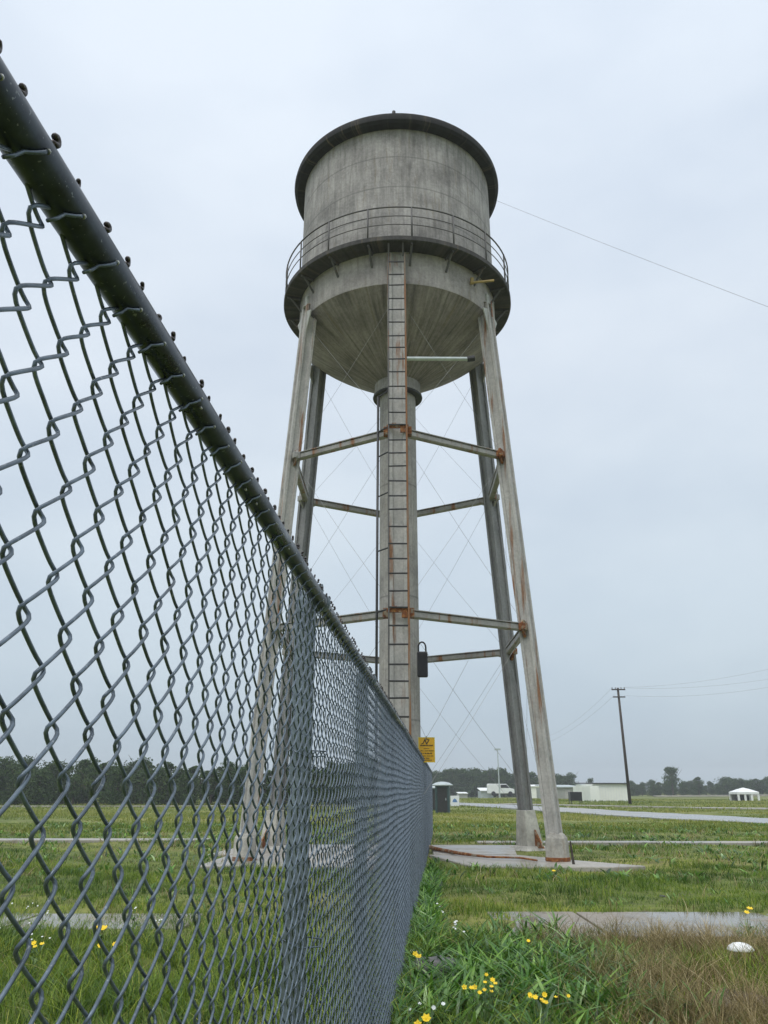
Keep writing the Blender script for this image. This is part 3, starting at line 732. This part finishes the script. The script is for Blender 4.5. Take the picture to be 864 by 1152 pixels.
box_house('shed', 541, 555, 890, 895, 160, 5, 'loo_grey', 'white', 'low white-roofed shed left of the back tower leg', 'shed', .5)
# parked pale vehicle by the back leg
q = atY(564, 894, 158); o = tag(empty('parked_van', (q.x, 158, .3)), 'pale parked van in the distance left of the back tower leg', 'van')
b = MB(); b.prism([(-2.6, .4), (2.4, .4), (2.4, 1.2), (1.6, 1.35), (.9, 2.1), (-2.5, 2.15), (-2.6, 1.9)], Vector((0, -.9, 0)), Vector((0, .9, 0)), Vector((1, 0, 0)), Vector((0, 0, 1))); b.obj('body', M['white'], o, bevel=.08)
MB().prism([(.95, 1.4), (1.5, 1.4), (.9, 2.0), (-.2, 2.0), (-.2, 1.4)], Vector((0, -.92, 0)), Vector((0, -.9, 0)), Vector((1, 0, 0)), Vector((0, 0, 1))).obj('window', M['black'], o)
for x in (-1.6, 1.6): MB().tube([(x, -.95, .4), (x, -.7, .4)], .4, 16).obj('wheel', M['black'], o)
# dark box on legs
q = at(649, 905); s_ = atY(649, 895, q.y); o = tag(empty('dark_container', (q.x, q.y, 0)), 'black open-fronted box on short legs before the grey building', 'container')
MB().box((0, .5, .78), (1.2, 1.0, .85)).obj('box_body', M['black'], o, bevel=.03)
for x in (-.55, .55):
    for y in (.05, .95): MB().box((x, y, .2), (.07, .07, .5)).obj('leg', M['dark'], o)
# tent
q = at(838, 901); Y = q.y; hw = 11*(Y*CT)/F*1.0
o = tag(empty('pavilion_tent', (q.x, Y, 0)), 'small white pavilion tent with peaked roof at the far right', 'tent')
HH = atY(838, 891, Y).z; TP = atY(838, 886, Y).z
b = MB(); e = hw*1.08
ring0 = [(-e, -e, HH), (e, -e, HH), (e, e, HH), (-e, e, HH)]; mid = [(x*.45, y*.45, HH+(TP-HH)*.62) for x, y, z in ring0]
lo = [(x, y, HH-.28) for x, y, z in ring0]
b.add(lo+ring0+mid+[(0, 0, TP)], [(i, (i+1) % 4, 4+(i+1) % 4, 4+i) for i in range(4)]+[(4+i, 4+(i+1) % 4, 8+(i+1) % 4, 8+i) for i in range(4)]+[(8+i, 8+(i+1) % 4, 12) for i in range(4)])
b.obj('tent_roof', M['white'], o)
for x, y in ((-1, -1), (1, -1), (1, 1), (-1, 1), (-.33, -1), (.33, -1)):
    MB().box((x*hw, y*hw, HH/2), (.26, .12, HH)).obj('tent_post', M['white'], o)
MB().box((0, hw, HH*.45), (hw*1.9, .05, HH*.9)).obj('back_panel', M['grey_wall'], o)
MB().box((-.2, hw*.2, .35), (hw*1.2, .6, .7)).obj('bench', M['dark'], o)
# portable toilets
def loo(px, py, label, s=1.0, rz=0):
    q = at(px, py); o = tag(empty('portable_toilet', (q.x, q.y, 0)), label, 'portable toilet', 'portable toilets at the end of the fence'); o.rotation_euler.z = rz; o.scale = (s, s, s)
    MB().box((0, .55, .98), (1.05, 1.05, 1.9)).obj('cabin', M['loo'], o, bevel=.03)
    b = MB(); b.lathe([(.78, 1.93), (.80, 2.0), (.5, 2.16), (.2, 2.22), (0, 2.23)], (0, .55, 0), n=24); b.obj('roof', M['loo_grey'], o)
    d = MB().box((0, .005, .98), (.72, .04, 1.7)).obj('door', M['dark'], o, bevel=.01)
    MB().box((.26, -.03, 1.0), (.05, .05, .16)).obj('handle', M['loo_grey'], d)
    for x in (-.48, .48): MB().box((x, .0, .98), (.08, .07, 1.86)).obj('corner_trim', M['loo'], o)
    b = MB(); 
    for i in range(4): b.box((.53, .25+i*.2, 1.7), (.02, .12, .1))
    b.obj('vent', M['dark'], o)
    return o
loo(498, 915.5, 'dark green portable toilet with domed grey roof beside the fence end', .86, -.12)
loo(487, 912, 'portable toilet half hidden by the fence end, behind its twin', .78, .1)
q = at(512, 908); o = tag(empty('notice_board', (q.x, q.y, 0)), 'small white board with blue emblem right of the portable toilets', 'sign')
MB().box((0, 0, .5), (.75, .05, .85)).obj('board', M['white'], o, bevel=.01)
b = MB(); b.prism([(-.22, -.1), (.22, -.1), (.12, .12), (-.02, .2), (-.16, .1)], Vector((0, -.032, .5)), Vector((0, -.027, .5)), Vector((1, 0, 0)), Vector((0, 0, 1))); b.obj('emblem', M['blue'], o)
for x in (-.33, .33): MB().box((x, .04, .3), (.05, .04, .7)).obj('board_leg', M['plate'], o)
# mast
q = atY(562, 893, 150); T_ = atY(562, 843, 150)
o = tag(empty('light_mast', (q.x, 150, 0)), 'thin pale mast rising above the trees left of the back leg', 'mast')
MB().tube([(0, 0, 0), (0, 0, T_.z)], [.14, .08], 8).obj('pole', M['loo_grey'], o)
MB().box((0, 0, T_.z), (1.1, .2, .3)).obj('lamp_head', M['loo_grey'], o)
# utility pole
q = at(709, 905); tp = atY(695, 774, q.y)
o = tag(empty('utility_pole', (q.x, q.y, 0)), 'tall dark wooden utility pole with crossarms beside the white building', 'utility pole')
hp = tp.z; lx = tp.x-q.x
MB().tube([(0, 0, -.3), (lx, 0, hp)], [.17, .12], 10).obj('pole', M['wood'], o, smooth=True)
arms = []
for (dz, w_) in ((.18, 1.45), (.95, 1.3)):
    MB().box((lx*(1-dz/hp), -.14, hp-dz), (w_, .1, .12)).obj('crossarm', M['wood'], o)
for x in (-.65, -.3, .3, .65):
    MB().lathe([(.04, 0), (.05, .06), (.03, .1), (.05, .15), (.0, .2)], (lx+x, -.14, hp-.12), n=8).obj('insulator', M['dark'], o)
def line(A, B_, sag, label, r=.008):
    pts = [A+(B_-A)*(i/30)-Vector((0, 0, sag*4*(i/30)*(1-i/30))) for i in range(31)]
    tag(MB().tube(pts, r, 4).obj('power_line', M['rod']), label, 'power line', 'power lines on the utility pole')
PT = Vector((q.x+lx, q.y-.14, hp))
for (px, py, dz, dx, sag, lb) in ((864, 742, .0, .6, .9, 'uppermost overhead wire leaving the utility pole to the right'), (864, 752, .0, -.3, 1.0, 'middle overhead wire leaving the utility pole to the right'), (864, 761, -.85, .5, 1.0, 'lowest overhead wire leaving the utility pole to the right')):
    e = atY(px, py, q.y-14); A = PT+Vector((dx, 0, dz+.05)); line(A, A+(e-A)*1.6, sag, lb)
for (px, py, dz, dx, lb) in ((600, 832, .0, -.6, 'upper faint wire leaving the utility pole to the left'), (590, 842, -.85, -.5, 'lower faint wire leaving the utility pole to the left')):
    e = atY(px, py, q.y+60); A = PT+Vector((dx, 0, dz+.05)); line(A, e, 1.2, lb, .010)

# ---------------------------------------------------------------- trees
def crown_mesh(seed, h, w_, nlobes, nleaf, ls, z0=.22):
    r = np.random.default_rng(seed); V = []; R = []
    for i in range(nlobes):
        t = r.random(); z = h*(z0+.1+(.82-z0)*t); rad = w_/2*(.55+.5*math.sin(PI*min(1, (t*.85+.15))))*r.uniform(.28, .62)
        a = r.uniform(0, 2*PI); d = w_/2*r.uniform(.0, .8)*(1-.55*t); c = np.array([d*math.cos(a), d*math.sin(a), z])
        n = int(nleaf/nlobes*r.uniform(.6, 1.4))
        q = r.normal(0, 1, (n, 3)); q /= np.linalg.norm(q, axis=1, keepdims=True)
        q = q*(rad*r.uniform(.55, 1.08, (n, 1)))*np.array([1, 1, .72]); p = c+q
        # leaf clump quads
        u = r.normal(0, 1, (n, 3)); u /= np.linalg.norm(u, axis=1, keepdims=True); v = np.cross(u, r.normal(0, 1, (n, 3))); v /= np.linalg.norm(v, axis=1, keepdims=True)
        s = ls*r.uniform(.5, 1.3, (n, 1)); tone = np.clip(r.normal(.5, .14)+r.normal(0, .2, n), 0, 1)
        V.append(np.stack([p-u*s, p-v*s*.6, p+u*s, p+v*s*.6], 1).reshape(-1, 3)); R.append(np.repeat(tone, 4))
    V = np.concatenate(V); Q = np.arange(len(V)).reshape(-1, 4)
    me_o = np_mesh('crown', V, [Q], M['leaf'], attrs={'rnd': np.concatenate(R)})
    return me_o
def trunk_mesh(seed, h, w_):
    r = random.Random(seed); b = MB(); lx = r.uniform(-.15, .15)
    b.tube([(0, 0, -.3), (lx*.5, 0, h*.3), (lx, 0, h*.55), (lx*1.2, 0, h*.85)], [.035*h, .027*h, .018*h, .006*h], 8)
    for i in range(7):
        z = h*r.uniform(.25, .7); a = r.uniform(0, 2*PI); l = w_*r.uniform(.25, .45)
        b.tube([(lx*z/h, 0, z), (lx*z/h+l*.5*math.cos(a), l*.5*math.sin(a), z+l*.35), (lx*z/h+l*math.cos(a), l*math.sin(a), z+l*.9)], [.012*h, .008*h, .003*h], 5)
    return b.obj('trunk', M['bark'])
protos = []
for i, (h, w_, nl_, nf, ls) in enumerate(((6, 5.4, 26, 3000, .17), (6, 4.0, 20, 2500, .16), (6, 6.2, 32, 3400, .18), (6, 3.0, 16, 2000, .15), (6, 5.8, 17, 2300, .17))):
    c = crown_mesh(100+i, h, w_, nl_, nf, ls, .0 if i != 4 else .3); t = trunk_mesh(50+i, h, w_); protos.append((c, t)); 
used = set()
def tree(x, y, h, kind, label, group=None, wscale=1.0, name='tree'):
    c, t = protos[kind]
    o = tag(empty(name, (x, y, float(gh(np.float64(x), np.float64(y))))), label, 'tree', group); s = h/6*1.04
    o.scale = (s*wscale, s*wscale, s); o.rotation_euler.z = random.uniform(0, 2*PI)
    for src in (c, t):
        if kind in used: n = src.copy(); COL.objects.link(n)
        else: n = src
        n.parent = o
    used.add(kind); return o
rt = random.Random(21)
for row, (Y, n) in enumerate(((80, 38), (84, 36), (89, 34))):
    for i in range(n):
        x = -50+(i+rt.uniform(.1, .9))*54/n; 
        hgt = {0: 2.9, 1: 3.6, 2: 4.0}[row]*rt.uniform(.82, 1.15)
        tree(x, Y+rt.uniform(-1.2, 1.2), hgt, rt.choice((0, 1, 2, 2, 3)), ['one of the front trees of the dark wood seen through the chain-link mesh', 'one of the middle trees of the dark wood seen through the chain-link mesh', 'one of the tall rear trees of the dark wood seen through the chain-link mesh'][row], ['front row of the dark wood', 'middle row of the dark wood', 'rear row of the dark wood'][row], rt.uniform(.85, 1.2))
for row, (w0, n) in enumerate(((205, 24), (216, 23))):
    for i in range(n):
        px = 486+(i+rt.uniform(.1, .9))*158/n; p = at(px, 895); Y = w0+rt.uniform(-4, 4); X = (px-432)/F*(Y*CT)
        if px < 500: top = 869
        elif px < 570: top = 865+ (rt.random()*5)
        elif px < 600: top = 869+rt.random()*4
        else: top = 871+rt.random()*7
        hh = atY(px, top-2+row*1.5, Y).z
        tree(X, Y, hh, rt.choice((0, 1, 2, 0, 2)), ['one of the nearer trees in the dark belt behind the right tower legs', 'one of the farther trees in the dark belt behind the right tower legs'][row], ['nearer trees of the belt behind the tower', 'farther trees of the belt behind the tower'][row], rt.uniform(.9, 1.25))
for row, (w0, n) in enumerate(((212, 25), (224, 24))):
    for i in range(n):
        px = 706+(i+rt.uniform(.1, .9))*176/n; Y = w0+rt.uniform(-3, 3); X = (px-432)/F*(Y*CT)
        top = 880+rt.uniform(-2, 3)-(3 if px > 815 else 0)
        hh = atY(px, top, Y).z
        tree(X, Y, hh, rt.choice((0, 1, 2, 2)), ['one of the nearer low trees on the horizon right of the white building', 'one of the farther low trees on the horizon right of the white building'][row], ['nearer low trees on the right horizon', 'farther low trees on the right horizon'][row], rt.uniform(1.0, 1.4))
X = (757-432)/F*(200*CT); tree(X, 200, atY(757, 862, 200).z, 4, 'tallest loose-crowned tree on the right horizon, well right of the pole', None, .9)
X = (786-432)/F*(203*CT); tree(X, 203, atY(786, 873, 203).z, 1, 'pointed medium tree right of the tallest horizon tree', None, 1.15)
X = (735-432)/F*(201*CT); tree(X, 201, atY(735, 878, 201).z, 3, 'small slim tree just left of the tallest horizon tree', None, 1.1)
X = (665-432)/F*(215*CT); tree(X, 215, atY(666, 875, 215).z, 0, 'rounded tree rising behind the white building roof', None, .9)

# ---------------------------------------------------------------- small things in the grass
def petal_head(b, c, r, n, tilt):
    R_ = Matrix.Rotation(tilt, 3, 'X') @ Matrix.Rotation(random.uniform(0, PI), 3, 'Z'); c = Vector(c)
    for i in range(n):
        a = 2*PI*i/n; d = Vector((math.cos(a), math.sin(a), .15)); p = Vector((-math.sin(a), math.cos(a), 0))
        b.add([c+R_@(d*r*.1), c+R_@(d*r*.6+p*r*.42), c+R_@(d*r+Vector((0, 0, r*.25))), c+R_@(d*r*.6-p*r*.42)], [(0, 1, 2, 3)])
    b.lathe([(r*.25, -r*.1), (r*.28, r*.1), (0, r*.22)], c, n=8)
def flower(px, py, n, mat, label, hz=.24, r=.022, spread=.07, name='wildflower', group=None):
    q = at(px, py, hz); o = tag(empty(name, (q.x, q.y, float(gh(np.float64(q.x), np.float64(q.y))))), label, 'flower', group)
    st = MB()
    for i in range(n):
        dx, dy = random.gauss(0, spread*.5), random.gauss(0, spread*.5); dz = hz+random.uniform(-.02, .025)
        st.tube([(dx*.2, dy*.2, 0), (dx*.5, dy*.5, dz*.55), (dx, dy, dz-.004)], [.003, .0025, .002], 5)
        b = MB(); petal_head(b, (dx, dy, dz), r*random.uniform(.8, 1.2), random.choice((5, 6, 8)), random.uniform(.2, 1.0)); b.obj('blossom', M[mat], o)
    st.obj('stem', M['stem'], o)
    lf = MB()
    for i in range(6):
        a = random.uniform(0, 2*PI); l = random.uniform(.06, .14); z = random.uniform(.02, hz*.5); d = Vector((math.cos(a), math.sin(a), 0)); p = Vector((-d.y, d.x, 0))
        lf.add([Vector((0, 0, z)), d*l*.5+p*.014+Vector((0, 0, z+l*.5)), d*l+Vector((0, 0, z+l*.35)), d*l*.5-p*.014+Vector((0, 0, z+l*.5))], [(0, 1, 2, 3)])
    lf.obj('leaves', M['stem'], o)
flower(545, 1112, 9, 'petal_y', 'yellow wildflower cluster at bottom centre, left of the other big cluster', r=.016, spread=.13)
flower(611, 1119, 10, 'petal_y', 'dense golden wildflower cluster at the bottom, nearest the dry grass', r=.016, spread=.11)
flower(468, 1072, 2, 'petal_y', 'yellow flower at the fence foot above the flat grey stone', r=.024, spread=.05)
flower(474, 1146, 2, 'petal_y', 'yellow flower at the bottom edge close to the fence', r=.03, spread=.04)
flower(552, 1099, 2, 'petal_y', 'small pale yellow flower just above the bottom centre cluster', r=.018, spread=.05)
flower(594, 1066, 1, 'petal_y', 'single orange-yellow flower in the middle of the leafy weeds', r=.02, spread=.02)
flower(838, 1021, 2, 'petal_y', 'yellow flower on a tall stalk beyond the wet path at right', hz=.34, r=.03, spread=.06)
flower(623, 980, 1, 'petal_y', 'lone yellow flower in front of the right leg pedestal', hz=.1, r=.045, spread=.0)
flower(116, 1043, 4, 'petal_y', 'yellow flower cluster seen through the mesh at lower left', r=.03, spread=.06)
flower(119, 1062, 3, 'petal_y', 'yellowish flower low in the grass under the left cluster', r=.022, spread=.07)
flower(40, 1066, 3, 'petal_y', 'yellow flower near the left edge behind the mesh', r=.022, spread=.08)
for i, (px, py) in enumerate(((22, 1020), (48, 1030), (14, 1047), (152, 1026), (46, 1058), (174, 1040))):
    flower(px, py, 5, 'petal_w', 'small white wildflower in the grass behind the left mesh', hz=.2, r=.010, spread=.16, group='white wildflowers behind the mesh')
for i, (px, py) in enumerate(((514, 1040), (517, 1048), (494, 1022), (461, 1131), (491, 1130), (510, 1042), (497, 1028))):
    flower(px, py, 2, 'petal_w', 'small white wildflower in the weeds right of the fence', hz=.16, r=.014, spread=.07, group='white wildflowers right of the fence')
q = at(834, 1074, .12); o = tag(empty('mushroom', (q.x, q.y, 0)), 'white domed mushroom in the dry grass at lower right', 'mushroom')
MB().lathe([(.02, .17), (.08, .158), (.108, .154), (.111, .16), (.094, .185), (.06, .205), (.02, .213), (0, .214)], n=24).obj('cap', M['mush'], o, smooth=True)
MB().tube([(0, 0, -.02), (.004, 0, .17)], [.014, .010], 10).obj('stem', M['mush'], o, smooth=True)
def rock(px, py, sx, sy, sz, mat, label, seed):
    q = at(px, py, .02); b = MB(); r = random.Random(seed); n = 14
    prof = [(1.0, -.5), (1.03, .0), (.93, .6), (.7, .95), (0, 1.0)]; b.lathe(prof, n=n)
    b.v = [(x*sx*(1+.18*math.sin(3*math.atan2(y, x)+seed)+.1*math.sin(5*math.atan2(y, x))), y*sy*(1+.15*math.sin(2*math.atan2(y, x)+seed)), z*sz*(1+.08*math.sin(7*x))) for x, y, z in b.v]
    o = b.obj('stone', M[mat], smooth=True, autosm=40); o.location = (q.x, q.y, 0.0); tag(o, label, 'stone'); return o
rock(490, 1091, .21, .15, .11, 'stone', 'flat wet grey stone in the weeds by the fence foot', 1)
rock(466, 1080, .05, .035, .10, 'petal_w', 'small white pebble just above the flat grey stone', 2)
rock(745, 1008, .05, .05, .03, 'black', 'small dark stone in the grass beyond the near path', 3)
slab('soil_patch', [tuple(at(x, y).xy) for x, y in ((790, 1128), (812, 1117), (850, 1122), (880, 1134), (850, 1142), (806, 1138))], .035, .05, M['soil'], .01)

# ---------------------------------------------------------------- air, world, light, camera
b = MB(); b.box((0, 0, 14), (2600, 2600, 34)); hz = b.obj('haze', bpy.data.materials.new('haze_air')); tag(hz, 'thin grey rain haze over the field', 'haze', kind='stuff')
hm = hz.data.materials[0]; hm.use_nodes = True; nt = hm.node_tree; nt.nodes.clear()
ou = nt.nodes.new('ShaderNodeOutputMaterial'); pv = nt.nodes.new('ShaderNodeVolumePrincipled'); pv.inputs['Color'].default_value = (.93, .97, 1.0, 1); pv.inputs['Density'].default_value = .0009; pv.inputs['Anisotropy'].default_value = .1
nt.links.new(pv.outputs[0], ou.inputs['Volume'])

SUN_EL, SUN_AZ = math.radians(58), math.radians(205)     # azimuth clockwise from +Y
W = bpy.data.worlds.new("World"); S.world = W; W.use_nodes = True; nt = W.node_tree; nt.nodes.clear()
wo = nt.nodes.new('ShaderNodeOutputWorld'); sky = nt.nodes.new('ShaderNodeTexSky'); sky.sky_type = 'NISHITA'; sky.sun_disc = False
sky.sun_elevation = SUN_EL; sky.sun_rotation = SUN_AZ; sky.air_density = 1; sky.dust_density = 4
b1 = nt.nodes.new('ShaderNodeBackground'); b1.inputs[1].default_value = .1; nt.links.new(sky.outputs[0], b1.inputs[0])
tc = nt.nodes.new('ShaderNodeTexCoord'); sx = nt.nodes.new('ShaderNodeSeparateXYZ'); nt.links.new(tc.outputs['Generated'], sx.inputs[0])
rp = nt.nodes.new('ShaderNodeValToRGB'); e = rp.color_ramp.elements
for i in range(3): e.new(.5)
K = .25
for el, (p, c) in zip(e, ((0, (.56, .665, .735)), (.22, (.66, .76, .845)), (.5, (.81, .885, .97)), (.82, (.86, .945, 1.05)), (1, (2.7, 2.75, 2.8)))):
    el.position = p; el.color = (c[0]*K, c[1]*K, c[2]*K, 1)
nt.links.new(sx.outputs[2], rp.inputs[0])
mp = nt.nodes.new('ShaderNodeMapping'); mp.inputs['Scale'].default_value = (1, 1, 2.2); nt.links.new(tc.outputs['Generated'], mp.inputs[0])
no = nt.nodes.new('ShaderNodeTexNoise'); no.inputs['Scale'].default_value = 1.9; no.inputs['Detail'].default_value = 4; no.inputs['Roughness'].default_value = .5; nt.links.new(mp.outputs[0], no.inputs['Vector'])
nr = nt.nodes.new('ShaderNodeValToRGB'); nr.color_ramp.elements[0].position = .36; nr.color_ramp.elements[0].color = (.82, .85, .89, 1); nr.color_ramp.elements[1].position = .62; nr.color_ramp.elements[1].color = (1, 1, 1, 1)
nt.links.new(no.outputs['Fac'], nr.inputs[0])
mm = nt.nodes.new('ShaderNodeMix'); mm.data_type = 'RGBA'; mm.blend_type = 'MULTIPLY'; mm.inputs[0].default_value = 1
nt.links.new(rp.outputs[0], mm.inputs[6]); nt.links.new(nr.outputs[0], mm.inputs[7])
b2 = nt.nodes.new('ShaderNodeBackground'); b2.inputs[1].default_value = 1/K; nt.links.new(mm.outputs[2], b2.inputs[0])
ms = nt.nodes.new('ShaderNodeMixShader'); ms.inputs[0].default_value = .92
nt.links.new(b1.outputs[0], ms.inputs[1]); nt.links.new(b2.outputs[0], ms.inputs[2]); nt.links.new(ms.outputs[0], wo.inputs[0])
sl = bpy.data.lights.new('sun', 'SUN'); sl.energy = 1.3; sl.angle = math.radians(35); sl.color = (1, .97, .93)
so = bpy.data.objects.new('sun', sl); COL.objects.link(so)
dv = Vector((math.sin(SUN_AZ)*math.cos(SUN_EL), math.cos(SUN_AZ)*math.cos(SUN_EL), math.sin(SUN_EL)))
so.rotation_euler = dv.to_track_quat('Z', 'Y').to_euler()

cd = bpy.data.cameras.new('camera'); cam = bpy.data.objects.new('camera', cd); COL.objects.link(cam); S.camera = cam
cd.sensor_fit = 'HORIZONTAL'; cd.sensor_width = 36; cd.lens = F/864*36; cd.clip_start = .05; cd.clip_end = 4000
cam.location = (0, 0, H); cam.rotation_euler = (PI/2+TH, 0, 0)
vs = S.view_settings; vs.view_transform = 'Standard'; vs.look = 'None'; vs.gamma = 1; vs.exposure = .07; vs.use_curve_mapping = False
